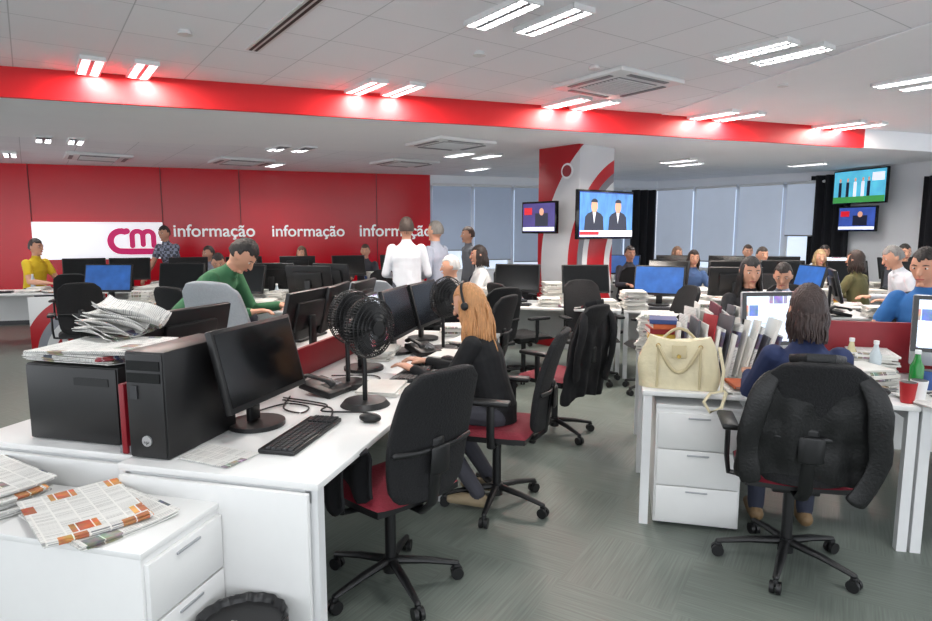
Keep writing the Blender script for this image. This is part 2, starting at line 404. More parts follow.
flatstroke(g,[(.51,-.09),(.51,.08)]+[(.595+.085*math.cos(a),.08+.085*math.sin(a)) for a in [rad(x) for x in range(180,-1,-20)]]+[(.68,-.07)],.085,-.034)
flatstroke(g,[(.68,.08)]+[(.765+.085*math.cos(a),.08+.085*math.sin(a)) for a in [rad(x) for x in range(180,-1,-20)]]+[(.85,-.09)],.085,-.036)
g.obj('logo',M('logo_magenta',(204,4,100),.4,var=.1,scale=2,emit=.25),pr,smooth=False)
# ---------------------------------------------------------------- TVs
def tv(X,Y,z,rot,w,h,kind,label):
    r=root('television',(X,Y,z),rot,label,'television')
    G().box((0,0,0),(w,.05,h),bev=.006).box((0,.05,0),(w*.6,.06,h*.6),bev=.01).obj('tv_housing',blackg,r)
    G().box((0,.14,0),(.1,.14,.12)).obj('wall_bracket',black,r)
    sw,sh=w-.05,h-.05; y=-.027
    bg={'news':(24,56,130),'green':(84,176,206),'blue':(50,74,150),'news2':(56,46,110)}[kind]
    G().box((0,y,0),(sw,.004,sh)).obj('screen',M('tv_bg_'+kind,bg,.25,var=.35,scale=5,emit=.8),r)
    g=G(); y-=.004
    def E(cx,cz,rx,rz,m): g.poly([(cx+rx*math.cos(a*math.pi/8),y-.0006*m,cz+rz*math.sin(a*math.pi/8)) for a in range(16)],m)
    def Q(x0,x1,z0,z1,m): g.poly([(x0*sw/2,y-.0006*m,z0*sh/2),(x1*sw/2,y-.0006*m,z0*sh/2),(x1*sw/2,y-.0006*m,z1*sh/2),(x0*sw/2,y-.0006*m,z1*sh/2)],m)
    ms=[M('tv_dark',(22,26,48),.3,emit=.5),M('tv_skin',(204,150,120),.3,emit=.8),M('tv_white',(225,228,238),.3,emit=.8,var=.02),M('tv_red',(195,20,36),.3,emit=.8),M('tv_green',(60,140,70),.3,emit=.8),M('tv_cyan',(70,124,190),.3,emit=.8,var=.6,scale=5,stretch=(3,1,1))]
    if kind=='news':
        Q(-1,1,-.72,.95,5)
        for s in(-.48,.42):
            cx=s*sw/2
            g.poly([(cx-.18*sw,y-.005,-.7*sh/2),(cx+.18*sw,y-.005,-.7*sh/2),(cx+.165*sw,y-.005,-.1*sh/2),(cx+.12*sw,y-.005,.04*sh/2),(cx+.04*sw,y-.005,.14*sh/2),(cx-.04*sw,y-.005,.14*sh/2),(cx-.12*sw,y-.005,.04*sh/2),(cx-.165*sw,y-.005,-.1*sh/2)],0)
            g.poly([(cx-.03*sw,y-.0055,.13*sh/2),(cx,y-.0055,-.4*sh/2),(cx+.03*sw,y-.0055,.13*sh/2)],2)
            g.poly([(cx+.06*sw*math.cos(a*math.pi/8),y-.006,.37*sh/2+.15*sh*math.sin(a*math.pi/8)) for a in range(16)],1)
            g.poly([(cx+.062*sw*math.cos(a*math.pi/8),y-.0065,.54*sh/2+.08*sh*math.sin(a*math.pi/8)) for a in range(9)],0)
        y-=.006; Q(-1,1,-.98,-.7,2); Q(-1,-.3,-.9,-.75,3)
    elif kind=='green':
        Q(-1,1,-1,-.62,4)
        for s in(-.8,-.5,-.2,.1,.32): Q(s,s+.12,-.7,.3,0 if s<-.3 or s>.3 else 2); E((s+.06)*sw/2,.22*sh,.02,.035,1)
        Q(.5,.95,.3,.8,2)
    else:
        Q(-.2,.6,-.6,.3,0); E(.1*sw,.2*sh,.07*sw,.13*sh,1); Q(-1,1,-.95,-.68,2); Q(-.9,-.4,.2,.7,3)
    g.obj('screen_picture',ms,r,smooth=False)
    return r
tv(1.80,8.14,1.79,36,1.05,.62,'news','flat television showing two men in suits on blue set')
tv(.98,8.33,1.76,-50,.62,.42,'news2','small flat television on column showing a presenter')
wcd=(WC-WB).normalized(); wca=math.degrees(math.atan2(wcd.y,wcd.x)); wn=Vector((wcd.y,-wcd.x,0))
def onC(t,z,off=.2): 
    p=WB+wcd*t+wn*off; return p.x,p.y,z
x,y,z=onC(.62,2.36); tv(x,y,z,wca,1.06,.6,'green','flat wall television showing people on a cyan field')
x,y,z=onC(.62,1.80); tv(x,y,z,wca,.76,.44,'blue','smaller flat wall television showing a blue news programme')
# ---------------------------------------------------------------- furniture
desk_T={}
def desk(X,Y,rot,w=1.6,d=.8,z=.74,label='white office desk with slab top and square white legs',back=True):
    key=(w,d,back)
    if key in desk_T: return clone(desk_T[key],(X,Y,0),rot,label)
    r=root('office_desk',(X,Y,0),rot,label,'desk','white office desks')
    G().box((0,0,z-.0125),(w-.004,d-.004,.025),bev=.003).obj('desk_top',white,r)
    for sx in(-1,1):
        g=G()
        for sy in(-1,1): g.box((sx*(w/2-.03),sy*(d/2-.03),(z-.025)/2),(.045,.045,z-.025))
        g.box((sx*(w/2-.03),0,z-.05),(.045,d-.06,.045))
        g.obj('leg',whitem,r)
    if back: G().box((0,d/2-.05,.5),(w-.1,.018,.42)).obj('modesty_panel',white,r)
    desk_T[key]=r
    return r
def pedestal(X,Y,rot,label='white metal drawer pedestal with three drawers',w=.42,d=.55,h=.58,z=0):
    r=root('drawer_pedestal',(X,Y,z),rot,label,'drawer unit')
    G().box((0,0,h/2+.01),(w,d,h-.02),bev=.004).obj('cabinet_body',white,r)
    G().box((0,-.0,h),(w+.004,d+.01,.02),bev=.003).obj('cabinet_top',white,r)
    n=3; dh=(h-.06)/n
    for i in range(n):
        g=G(); g.box((0,-d/2-.009,.035+dh*(i+.5)),(w-.02,.018,dh-.008),bev=.003)
        o=g.obj('drawer',white,r)
        G().box((0,-d/2-.021,.035+dh*(i+1)-.028),(.11,.006,.009),bev=.002).obj('handle',handm,o)
    g=G()
    for sx in(-1,1):
        for sy in(-1,1): g.cyl((sx*(w/2-.05),sy*(d/2-.05),.012),.02,.024)
    g.obj('foot',dgrey,r)
    return r
def make_chair(loc,rot,seatm,backm,label):
    r=root('office_chair',loc,rot,label,'chair','office chairs')
    G().cyl((0,0,.1),.035,.07).cyl((0,0,.25),.025,.3).cyl((0,0,.37),.018,.12,m=0).obj('gas_column',[black],r)
    for i in range(5):
        a=rad(90+72*i+18); c,s_=math.cos(a),math.sin(a)
        G().tube([(c*.02,s_*.02,.115),(c*.16,s_*.16,.1),(c*.30,s_*.30,.072)],[(.022,.02),(.02,.016),(.014,.012)],side=(-s_,c,0)).obj('leg',black,r)
        g=G()
        for q in(-.014,.014): g.cyl((c*.30-s_*q,s_*.30+c*q,.028),.028,.018,seg=16,rot=(90,0,math.degrees(a)))
        g.box((c*.30,s_*.30,.05),(.03,.02,.035),rot=(0,0,math.degrees(a)),bev=.005)
        g.obj('caster',black,r)
    G().box((0,-.01,.415),(.2,.24,.04),bev=.01).tube([(0,-.05,.42),(0,-.22,.42),(0,-.275,.47),(0,-.30,.62),(0,-.315,.75)],[(.03,.015)]*5).tube([(.08,0,.42),(.2,.02,.41)],.008).obj('mechanism',black,r)
    def seat(u,v,top):
        x=(u-.5)*2;y=(v-.5)*2
        e=max(abs(x),abs(y))
        px=x*.235*(1-.10*y*y*.5); py=y*.225*(1-.06*x*x)
        edge=max(0,(e-.75)/.25)
        z=.50-.035*edge**2+.012*abs(x)**3 if top else .435+.012*edge
        if y>.6 and top: z-=.02*(y-.6)/.4
        return (px,py+.01,z)
    g=G(); g.surf(lambda u,v:seat(u,v,True),14,14); g.surf(lambda u,v:seat(u,v,False),14,14,m=1)
    per=[(i/14,0) for i in range(14)]+[(1,j/14) for j in range(14)]+[(1-i/14,1) for i in range(14)]+[(0,1-j/14) for j in range(14)]
    for a,b in zip(per,per[1:]+per[:1]):
        g.poly([seat(*a,True),seat(*b,True),seat(*b,False),seat(*a,False)],1)
    bmesh.ops.remove_doubles(g.bm,verts=g.bm.verts,dist=.0008)
    g.obj('seat',[seatm,black],r)
    def back(u,v):
        x=(u-.5)*2
        w=.186+.03*math.sin(math.pi*min(1,v*1.05))-.012*(v>.9)
        cr=max(0,(abs(2*v-1)-.72)/.28)
        w*=1-.22*cr**2.2
        z=.49+v*.56-.012*abs(x)**3*(1 if v>.5 else -1)*cr
        y=-.245+.03*math.sin(v*math.pi)-.13*v-.02+.035*x*x
        return (x*w,y,z)
    g=G(); g.surf(back,14,20); o=g.obj('backrest',backm,r)
    md=o.modifiers.new('s','SOLIDIFY'); md.thickness=.035; md.offset=0
    md=o.modifiers.new('b','BEVEL'); md.width=.012; md.segments=3; md.limit_method='ANGLE'
    G().tube([(-.205,-.285,.72),(-.1,-.315,.715),(.1,-.315,.715),(.205,-.285,.72)],[(.012,.008)]*4,side=(0,0,1)).tube([(0,-.325,.62),(0,-.33,.72)],[(.05,.012)]*2).obj('lumbar_support',black,r)
    for sx in(-1,1):
        G().tube([(sx*.2,-.03,.43),(sx*.275,-.03,.44),(sx*.285,-.03,.52),(sx*.285,-.03,.67)],[(.022,.012)]*4,side=(0,1,0)).box((sx*.285,-.01,.685),(.075,.25,.03),bev=.012).obj('armrest',black,r)
    return r
CH=make_chair(D(-.96,2.46),A0+60,redf,blackf,'black office chair with red seat pulled up to the white desk')
def chair(loc,rot,label='black office chair on five-star castor base',swap=None,scl=None):
    return clone(CH,loc,rot,label,swap=swap,scl=scl)
chair(D(-.66,3.38),A0+88,'black office chair with red seat, woman in leather jacket sitting')
chair(D(.80,3.08),A0-2,'black office chair with a leather jacket over its back')
chair(D(-.47,4.75),A0+62,'black office chair with a black coat over its back')
bs={'seat':blackf}
for (X,Y,r) in[(1.32,6.45,190),(-.36,5.9,20),(.2,6.2,30),(.62,6.6,-60),(-1.2,8.3,170),(1.85,6.0,100),
               (-6.6,7.7,10),(-4.2,6.75,30),(-2.75,6.3,-20),(-5.1,8.15,20),
               (3.6,7.45,150),(5.5,7.0,-20),(3.05,5.9,150),(2.35,9.0,150),(6.2,8.7,170),(1.0,9.6,160),(.05,5.35,60),(5.35,5.9,80),(.7,8.7,200),(4.0,5.9,10)]:
    chair((X,Y,0),r,swap=bs)
gs={'seat':greyf,'backrest':greyf}
chair((-1.62,4.60,0),A0-4,'grey fabric office chair with high back beside the desk row',swap=gs,scl=1.18)
chair((-.95,5.75,0),A0+30,'grey fabric office chair with high back',swap=gs,scl=1.1)
for t in(0,1):
    x,y=D(-1.35,2.59+1.6*t); desk(x,y,A0+90,1.6,.8)
    x,y=D(-2.15,2.67+1.6*t); desk(x,y,A0-90,1.6,.8)
x,y=D(-1.35,1.775); G().box((0,0,.355),(.74,.02,.71),bev=.002).obj('desk_end_panel',white,loc=(x,y,0),rot=A0,label='white end panel closing the desk row',cat='desk panel')
x,y=D(-2.15,1.855); G().box((0,0,.355),(.78,.02,.71),bev=.002).obj('desk_end_panel',white,loc=(x,y,0),rot=A0,label='white end panel closing the desk row',cat='desk panel')
def divider(x,y,L,rot,h=.34,z=.742):
    X,Y=D(x,y)
    r=root('desk_divider',(X,Y,z),A0+rot,'low red divider screen between facing desks','desk divider','red desk dividers')
    G().box((0,0,h/2),(.025,L,h),bev=.006).obj('divider_screen',redp,r)
    G().box((0,-L/2+.03,.015),(.06,.04,.03)).box((0,L/2-.03,.015),(.06,.04,.03)).obj('clamp',grey,r)
divider(-1.785,2.12,.5,0,.27); divider(-1.768,3.68,2.5,0,.17)
for t in(0,1,2):
    x,y=D(.128+.645+1.29*t,3.73); desk(x,y,A0,1.29,.8)
    x,y=D(.128+.645+1.29*t,4.53); desk(x,y,A0+180,1.29,.8)
divider(2.15,4.13,2.4,90,.3)
x,y=D(.42,3.62); pedestal(x,y,A0,'white three-drawer pedestal under the white desk',w=.43,d=.55,h=.66)
x,y=D(-1.60,1.59); pedestal(x,y,A0+90,'white drawer pedestal with newspapers on top beside desk end',w=.36,d=.56,h=.64)
x,y=D(-2.24,1.62); pedestal(x,y,A0+90,'white drawer pedestal stacked with newspapers',w=.42,d=.62,h=.6)
# ---------------------------------------------------------------- desktop items
def make_monitor(loc,rot,disp,label):
    r=root('computer_monitor',loc,rot,label,'monitor','desktop monitors')
    G().box((0,0,0),(.55,.03,.335),bev=.006).box((0,.025,0),(.34,.03,.2),bev=.012).obj('monitor_housing',black,r,loc=(0,0,.285),rot=(-14,0,0))
    G().box((0,-.0155,.004),(.52,.003,.295)).obj('screen',disp,r,loc=(0,0,.285),rot=(-14,0,0))
    G().box((0,.045,.15),(.07,.025,.26),bev=.006).obj('stand',black,r)
    G().cyl((0,.03,.009),.12,.018,seg=32).obj('base',black,r)
    return r
x,y=D(-1.48,2.31)
MON=make_monitor((x,y,.742),A0+88,scr_off,'black flat monitor, screen off, on white desk')
def monitor(loc,rot,disp=scr_off,label=None):
    lb=label or ('black flat monitor with dark screen' if disp is scr_off else 'black flat monitor with lit screen')
    return clone(MON,loc,rot,lb,swap={'screen':disp})
def imac(loc,rot,label,disp):
    r=root('all_in_one_computer',loc,rot,label,'computer')
    G().box((0,0,0),(.50,.025,.39),bev=.01).obj('computer_housing',silver,r,loc=(0,0,.29),rot=(-5,0,0))
    G().box((0,-.0135,.035),(.495,.003,.31)).obj('bezel',blackg,r,loc=(0,0,.29),rot=(-5,0,0))
    G().box((0,-.016,.035),(.445,.003,.265)).obj('screen',disp,r,loc=(0,0,.29),rot=(-5,0,0))
    G().box((0,.07,.16),(.17,.012,.30),rot=(-14,0,0),bev=.003).box((0,.0,.006),(.18,.2,.012),bev=.004).obj('stand',silver,r)
    return r
x,y=D(.92,3.94); imac((x,y,.742),A0+20,'silver all-in-one computer with document page on screen',scr_page)
x,y=D(1.82,3.86); imac((x,y,.742),A0-14,'silver all-in-one computer with document page on screen',scr_page)
def keyboard(loc,rot,label='black computer keyboard',L=.44):
    r=root('keyboard',loc,rot,label,'keyboard','keyboards')
    G().box((0,0,.009),(L,.15,.018),bev=.005).obj('keyboard_case',black,r)
    g=G()
    for row in range(5):
        n=int(L/.0205)
        for k in range(n):
            x=-L/2+.014+k*.0205
            if row==0 and 4<k<11: 
                if k==5: g.box((-.05,-.055,.0215),(.12,.016,.007))
                continue
            if abs(x-.115)<.008: continue
            g.box((x,-.055+row*.0225,.0215),(.0168,.018,.007))
    g.obj('keys',dgrey,r,smooth=False)
    return r
x,y=D(-1.24,2.22); KB=keyboard((x,y,.742),A0+92,'black full-size keyboard on white desk')
for kx,ky,kr in[(-1.16,3.40,90),(-1.15,4.5,90),(-2.4,2.9,-90),(-2.4,4.4,-90),(.95,3.52,0),(1.75,3.5,0)]:
    x,y=D(kx,ky); clone(KB,(x,y,.742),A0+kr,'black computer keyboard on white desk')
x,y=D(-1.05,2.47); 
g=G(); g.sph((0,0,.016),(.03,.052,.022)); MO=g.obj('computer_mouse',black,loc=(x,y,.745),rot=A0+90,label='small black computer mouse on white desk',cat='mouse',group='computer mice')
g=G(); g.box((0,0,.036),(.006,.02,.006)); g.obj('scroll_wheel',grey,MO)
for kx,ky in[(-1.06,3.78),(1.3,3.52)]:
    x,y=D(kx,ky); clone(MO,(x,y,.745),A0+80)
for mx,my,mr,dp in[(-1.47,3.45,95,scr_doc),(-1.45,4.55,88,scr_off),(-2.15,2.70,-97,scr_off),(-2.04,3.75,-92,scr_off),(-2.02,4.6,-85,scr_off),(-2.05,4.2,-80,scr_off),(-1.47,4.0,92,scr_off),(2.6,4.45,170,scr_off)]:
    x,y=D(mx,my); monitor((x,y,.742),A0+mr,dp)
def cable(pts,label='thin black cable lying on the desk'):
    P=[(D(a,b)[0],D(a,b)[1],.748) for a,b in pts]
    cu=[];n=len(P)
    for i in range(n-1):
        p0=Vector(P[max(0,i-1)]);p1=Vector(P[i]);p2=Vector(P[i+1]);p3=Vector(P[min(n-1,i+2)])
        for k in range(6):
            t=k/6; cu.append(.5*((2*p1)+(-p0+p2)*t+(2*p0-5*p1+4*p2-p3)*t*t+(-p0+3*p1-3*p2+p3)*t**3))
    cu.append(Vector(P[-1])); o0=cu[0].copy()
    G().tube([c-o0 for c in cu],.004,seg=6).obj('cable',black,loc=o0,label=label,cat='cable',group='desk cables')
cable([(-1.62,2.45),(-1.55,2.62),(-1.42,2.60),(-1.40,2.50),(-1.52,2.55),(-1.60,2.75)])
cable([(-1.24,2.48),(-1.30,2.60),(-1.40,2.64),(-1.60,2.68)])
cable([(-1.06,2.53),(-1.12,2.58),(-1.32,2.55),(-1.36,2.66),(-1.62,2.72)])
cable([(-1.18,2.84),(-1.30,2.95),(-1.45,3.02),(-1.62,3.05)])
cable([(-1.38,3.12),(-1.30,3.2),(-1.38,3.28),(-1.6,3.22)])
x,y=D(-1.66,2.06)
r=root('desktop_computer',(x,y,.742),A0,'black tower computer standing on the white desk end','computer')
G().box((0,0,.2),(.165,.41,.4),bev=.006).obj('computer_case',black,r)
g=G(); g.box((0,-.208,.2),(.155,.008,.385),bev=.003)
g.box((0,-.214,.35),(.14,.006,.035),m=1); g.box((0,-.214,.305),(.14,.006,.035),m=1); g.box((-.045,-.214,.25),(.03,.006,.05),m=2); g.obj('front_panel',[black,blackg,dgrey],r)
g=G(); g.cyl((.0,-.215,.07),.02,.006,'Y',seg=24); b_=g.obj('badge',silver,r)
text('hp',.022,black,(.0,-.2195,.062),(75,0,0),'badge_lettering',b_,ext=.0006)
x,y=D(-2.08,2.14)
r=root('computer_case',(x,y,.742),A0,'plain black desktop computer box under heaped newspapers','computer')
G().box((0,0,.155),(.44,.4,.31),bev=.008).obj('case_body',black,r)
G().box((0,-.2,.155),(.43,.012,.30),bev=.004).box((.1,-.207,.25),(.16,.004,.03)).obj('front_panel',black,r)
def newspaper(loc,rot,w=.30,d=.40,n=4,mat=news,label='folded newspaper',tilt=0,curl=.02):
    g=G(); rr=R
    for i in range(n):
        dx,dy=rr.uniform(-.008,.008),rr.uniform(-.008,.008); zz=i*.004
        ph=rr.uniform(0,3)
        def f(u,v,top=0):
            return ((u-.5)*w+dx,(v-.5)*d+dy,zz+curl*(abs(u-.5)*2)**3*(.4+.25*math.sin(v*4+ph))+top)
        g.surf(lambda u,v:f(u,v,.0035),8,8); g.surf(lambda u,v:f(u,v,0),8,8)
        for e in range(8):
            a,b=e/8,(e+1)/8
            for q in((a,0,b,0),(a,1,b,1),(0,a,0,b),(1,a,1,b)):
                g.poly([f(q[0],q[1],0),f(q[2],q[3],0),f(q[2],q[3],.0035),f(q[0],q[1],.0035)])
    return g.obj('newspaper',[mat],loc=loc,rot=(tilt,0,rot) if not hasattr(tilt,'__len__') else (tilt[0],tilt[1],rot),label=label,cat='newspaper',group='newspapers')
x,y=D(-1.62,1.58); newspaper((x,y,.652),A0+70,.30,.40,4,news,'newspaper lying on pedestal',curl=.012)
x,y=D(-1.66,1.56); newspaper((x,y,.668),A0+58,.29,.40,4,newsc,'folded newspaper with orange pictures on white pedestal',curl=.012)
for i in range(5):
    x,y=D(-2.2+R.uniform(-.03,.03),1.62+R.uniform(-.03,.03)); newspaper((x,y,.613+i*.018),A0+60+R.uniform(-18,18),.30,.42,3,[news,newsr,news,newsc,news][i],'newspaper in a pile on the white pedestal',curl=.015)
for i in range(3):
    x,y=D(-2.08+R.uniform(-.03,.03),2.13+R.uniform(-.03,.03)); newspaper((x,y,1.055+i*.018),A0+R.uniform(75,100),.34,.44,4,[news,newsr,news][i],'newspaper heaped on the black computer box',curl=.012)
for i in range(4):
    x,y=D(-2.19+.012*i,2.28+.02*i); newspaper((x,y,1.13+i*.02),A0+70+15*i,.21,.27,3,[news,newsr,news,news][i],'crumpled newspaper heaped on the black computer box',tilt=(8+5*i,-12+3*i),curl=.08)
x,y=D(-1.43,1.93); newspaper((x,y,.743),A0+80,.16,.24,1,news,'printed sheet on white desk',curl=.004)
def phone(loc,rot):
    r=root('desk_phone',loc,rot,'black office desk telephone','telephone','desk phones')
    G().box((0,0,.03),(.19,.2,.035),rot=(12,0,0),bev=.008).obj('phone_body',black,r)
    G().tube([(-.065,-.09,.07),(-.065,-.06,.085),(-.065,.06,.1),(-.065,.095,.085)],[(.024,.016),(.016,.01),(.016,.01),(.024,.016)]).obj('handset',black,r)
    g=G()
    for i in range(3):
        for j in range(4): g.box((-.01+i*.028,-.06+j*.022,.049+j*.0045),(.018,.014,.006))
    g.obj('buttons',grey,r)
    return r
x,y=D(-1.47,2.88); PH=phone((x,y,.742),A0+80)
for px,py in[(-1.3,4.0),(.35,4.75)]:
    x,y=D(px,py); clone(PH,(x,y,.742),A0+50)
def fan(loc,rot,hz=.38):
    r=root('desk_fan',loc,rot,'black round desk fan with wire cage on round base','fan','desk fans')
    G().cyl((0,0,.012),.12,.024,seg=36,r2=.10).obj('fan_base',black,r)
    G().tube([(0,0,.02),(0,0,.2),(0,.02,hz-.02)],.012).sph((0,.03,hz),(.05,.075,.05)).obj('fan_pole',black,r)
    g=G()
    for yy,rr_ in((-.07,.135),(-.04,.145),(-.01,.135),(-.078,.115),(-.085,.095),(-.088,.075),(-.09,.055)):
        pts=[(rr_*math.cos(a*math.pi/14),yy,hz+rr_*math.sin(a*math.pi/14)) for a in range(29)]
        g.tube(pts,.003,seg=5,side=(0,1,0),cap=False)
    for a in range(60):
        t=a*math.pi/30; c,s_=math.cos(t),math.sin(t)
        g.tube([(c*.03,-.092,hz+s_*.03),(c*.095,-.085,hz+s_*.095),(c*.135,-.07,hz+s_*.135),(c*.145,-.04,hz+s_*.145),(c*.135,-.01,hz+s_*.135),(c*.05,.0,hz+s_*.05)],.0024,seg=4,cap=False)
    g.cyl((0,-.094,hz),.035,.01,'Y')
    g.obj('fan_cage',black,r)
    g=G()
    for k in range(5):
        a=k*math.pi*.4
        g.surf(lambda u,v:((.02+u*.105)*math.cos(a+v*1.15),-.04+.02*(v-.5),hz+(.02+u*.105)*math.sin(a+v*1.15)),4,5)
    g.cyl((0,-.04,hz),.028,.04,'Y')
    g.obj('fan_blades',black,r)
    return r
x,y=D(-1.18,2.72); FA=fan((x,y,.742),A0+68)
for fx,fy,fr in[(-1.42,3.05,66),(-1.2,4.15,60)]:
    x,y=D(fx,fy); clone(FA,(x,y,.742),A0+fr)
x,y=D(-1.14,1.61)
r=root('waste_bin',(x,y,0),0,'black plastic waste bin lined with a black bag','bin')
g=G(); g.cyl((0,0,.165),.115,.33,seg=32,r2=.142)
g.obj('bin_body',black,r)
g=G()
def bag(u,v):
    a=u*2*math.pi; w=.0025*math.sin(a*19)+.002*math.sin(a*11+1)
    if v<.4: rr_=.146+w; z=.25+v*.25
    elif v<.6: rr_=.146+w-(v-.4)*.04; z=.35+.004*math.sin((v-.4)*15)
    else: rr_=(.138+w)*(1-(v-.6)*1.3); z=.35-(v-.6)*.28
    return (rr_*math.cos(a),rr_*math.sin(a),z)
g.surf(bag,90,14); g.obj('bin_liner',M('bin_bag',(26,26,28),.28,bump=.3,scale=20),r)
rr2=root('crumpled_paper',(x-.02,y+.01,.29),0,'crumpled white paper ball in the waste bin','paper')
g=G(); g.sph((0,0,0),(.055,.05,.04),seg=12)
for v in g.bm.verts: v.co*=R.uniform(.8,1.15)
g.obj('paper_ball',paper,rr2,smooth=False)
def cup(loc,colr=(230,230,230)):
    g=G(); g.cyl((0,0,.05),.028,.1,r2=.038,seg=20); g.cyl((0,0,.1),.034,.004,m=1)
    return g.obj('paper_cup',[M('cup_%d%d%d'%colr,colr,.5),dgrey],loc=loc,label='small drinking cup on a desk',cat='cup',group='cups on desks')
def bottle(loc,colr,lab='plastic drink bottle with cap on a desk'):
    r=root('drink_bottle',loc,0,lab,'bottle','bottles on desks')
    G().tube([(0,0,.02),(0,0,.14),(0,0,.17),(0,0,.2)],[.032,.032,.018,.012],seg=16).obj('bottle_body',M('bottle_%d%d%d'%colr,colr,.15),r)
    G().cyl((0,0,.215),.014,.02).obj('cap',M('cap_w',(225,225,225),.4),r)
    return r
x,y=D(1.50,3.62); bottle((x,y,.742),(30,120,50),'green plastic bottle with white cap on desk')
x,y=D(1.40,3.88); bottle((x,y,.742),(190,200,205),'clear water bottle on desk')
x,y=D(1.30,3.95); bottle((x,y,.742),(200,190,150))
x,y=D(1.45,3.46); cup((x,y,.742),(225,225,225))
x,y=D(1.38,3.40); cup((x,y,.742),(170,26,32))
x,y=D(1.60,3.72); cup((x,y,.742),(60,90,150))
cols=[(150,26,36),(212,210,204),(36,62,120),(200,164,60),(84,84,90),(40,100,76),(180,84,40),(220,220,220),(100,36,54)]
bk=[M('book_%d'%i,c,.55) for i,c in enumerate(cols)]
def book(loc,rot,w=.16,d=.23,h=.03,mi=0,label='closed book lying on a desk'):
    r=root('book',loc,rot,label,'book','books on desks')
    G().box((0,0,.0015),(w,d,.003)).box((0,0,h-.0015),(w,d,.003)).box((-w/2+.0015,0,h/2),(.003,d,h)).obj('cover',bk[mi],r)
    G().box((.003,0,h/2),(w-.01,d-.008,h-.006)).obj('pages',paper,r)
    return r
z=.742
for i in range(10):
    x,y=D(.25+R.uniform(-.015,.015),3.98+R.uniform(-.015,.015)); h=R.uniform(.024,.038); book((x,y,z),A0+90+R.uniform(-10,10),.2,.16,h,[1,4,7,1,0,6,3,0,6,2][i],'book in a tall stack on the desk'); z+=h
nwv=newsprint('magazine_pages',(150,60,50),(70,90,120),.3,True)
def mag(a,b,hh,m_,tl):
    x,y=D(a,b)
    r=root('magazine',(x,y,.742),(R.uniform(-5,5),tl,A0+8+R.uniform(-8,8)),'magazine or folder standing upright in a row on the desk','magazine','upright magazines and folders')
    G().box((0,0,hh/2),(R.choice([.010,.016,.02]),.22,hh),bev=.002).obj('magazine_body',m_,r)
for i in range(19):
    mag(.33+i*.025,3.84+.02*math.sin(i*1.7),.30+.055*math.sin(i*2.3),[paper,nwv,paper,bk[4],paper,bk[7],bk[0],paper,nwv,bk[4],paper,nwv,paper,bk[1],paper,nwv,bk[4],paper,nwv][i],2+i*.9)
for i in range(14):
    mag(.42+i*.03,4.10+.015*math.sin(i*2.1),.36+.03*math.sin(i*1.9),[nwv,paper,bk[1],paper,bk[8],nwv,paper,bk[4],paper,nwv,bk[3],paper,nwv,paper][i],3+i*.6)
def pstack(loc,rot,w=.22,d=.3,n=10,mats=None,label='stack of loose papers on a desk'):
    g=G(); z=0
    for i in range(n):
        h=R.uniform(.004,.012); g.box((R.uniform(-.014,.014),R.uniform(-.014,.014),z+h/2),(w,d,h*.94),rot=(0,0,R.uniform(-9,9)),m=R.choice([0,0,0,1,2])); z+=h
    return g.obj('paper_stack',mats or [paper,news,bk[1]],loc=loc,rot=rot,smooth=False,label=label,cat='papers',group='paper stacks')
for (a_,b_2,n_) in[(.25,4.4,34),(.55,4.42,34),(.85,4.42,26),(1.2,4.5,16),(1.5,4.4,30),(2.2,4.4,14),(.5,4.75,14),(1.42,4.02,18),(1.12,3.5,4)]:
    x,y=D(a_,b_2); pstack((x,y,.742),A0+R.uniform(-10,10),n=n_)
x,y=D(.66,3.50); pstack((x,y,.742),A0+5,.21,.28,2,label='papers with orange notebook on the desk')
x,y=D(.65,3.48); book((x,y,.766),A0+8,.15,.2,.012,6,label='orange notebook on papers')
x,y=D(1.5,3.42); newspaper((x,y,.743),A0+15,.22,.28,2,newsc,'colour magazine on desk',curl=.02)
x,y=D(1.68,3.50); newspaper((x,y,.755),A0+50,.2,.26,2,newsr,'colour magazine on desk',curl=.04)
x,y=D(1.30,3.72); pstack((x,y,.742),A0+25,.18,.24,14)
for (sx_,sy_,n_) in[(-1.2,3.02,3),(-1.3,4.85,8),(-1.1,4.45,4),(-2.35,3.5,12),(-1.1,3.95,3),(-2.3,2.45,7),(-1.55,3.82,8),(-1.9,3.3,9)]:
    x,y=D(sx_,sy_); pstack((x,y,.742),A0+R.uniform(-15,15),.21,.28,n_)
# handbag
x,y=D(.315,3.46)
hb=root('handbag',(x,y,.742),A0-4,'cream leather handbag with two handles standing on desk corner','handbag'); hb.scale=(1.06,1.0,1.12)
cream=M('cream_leather',(212,201,168),.45,var=.07,bump=.25,scale=30)
creamt=M('cream_trim',(184,170,134),.45)
g=G()
def hbf(u,v,s_):
    a=u*2*math.pi; z=v*.25
    w=.190-.045*v**1.5+.020*math.sin(v*3.1)+.004*math.sin(v*9+a); d_=.078-.052*v+.012*math.sin(v*3.1)
    c,si=math.cos(a),math.sin(a); p=.62
    return (w*math.copysign(abs(c)**p,c),d_*math.copysign(abs(si)**p,si)+.004*math.sin(c*9+v*4)*v,z-.028*(1-abs(c))*v)
g.surf(lambda u,v:hbf(u,v,0),60,14)
n_=60
g.poly([hbf(i/n_,0,0) for i in range(n_)]); g.poly([hbf(i/n_,1,0) for i in range(n_)])
bmesh.ops.remove_doubles(g.bm,verts=g.bm.verts,dist=.0005)
g.obj('bag_body',cream,hb)
g=G(); g.box((0,-.068,.18),(.07,.006,.06),rot=(-14,0,0),bev=.002); g.cyl((0,-.082,.16),.010,.006,'Y',m=1)
for sx in(-1,1): g.tube([(sx*.1,-.084,.01),(sx*.1,-.086,.12),(sx*.1,-.055,.21)],[(.006,.003)]*3,seg=6); g.cyl((sx*.1,-.062,.205),.011,.005,'Y',m=1)
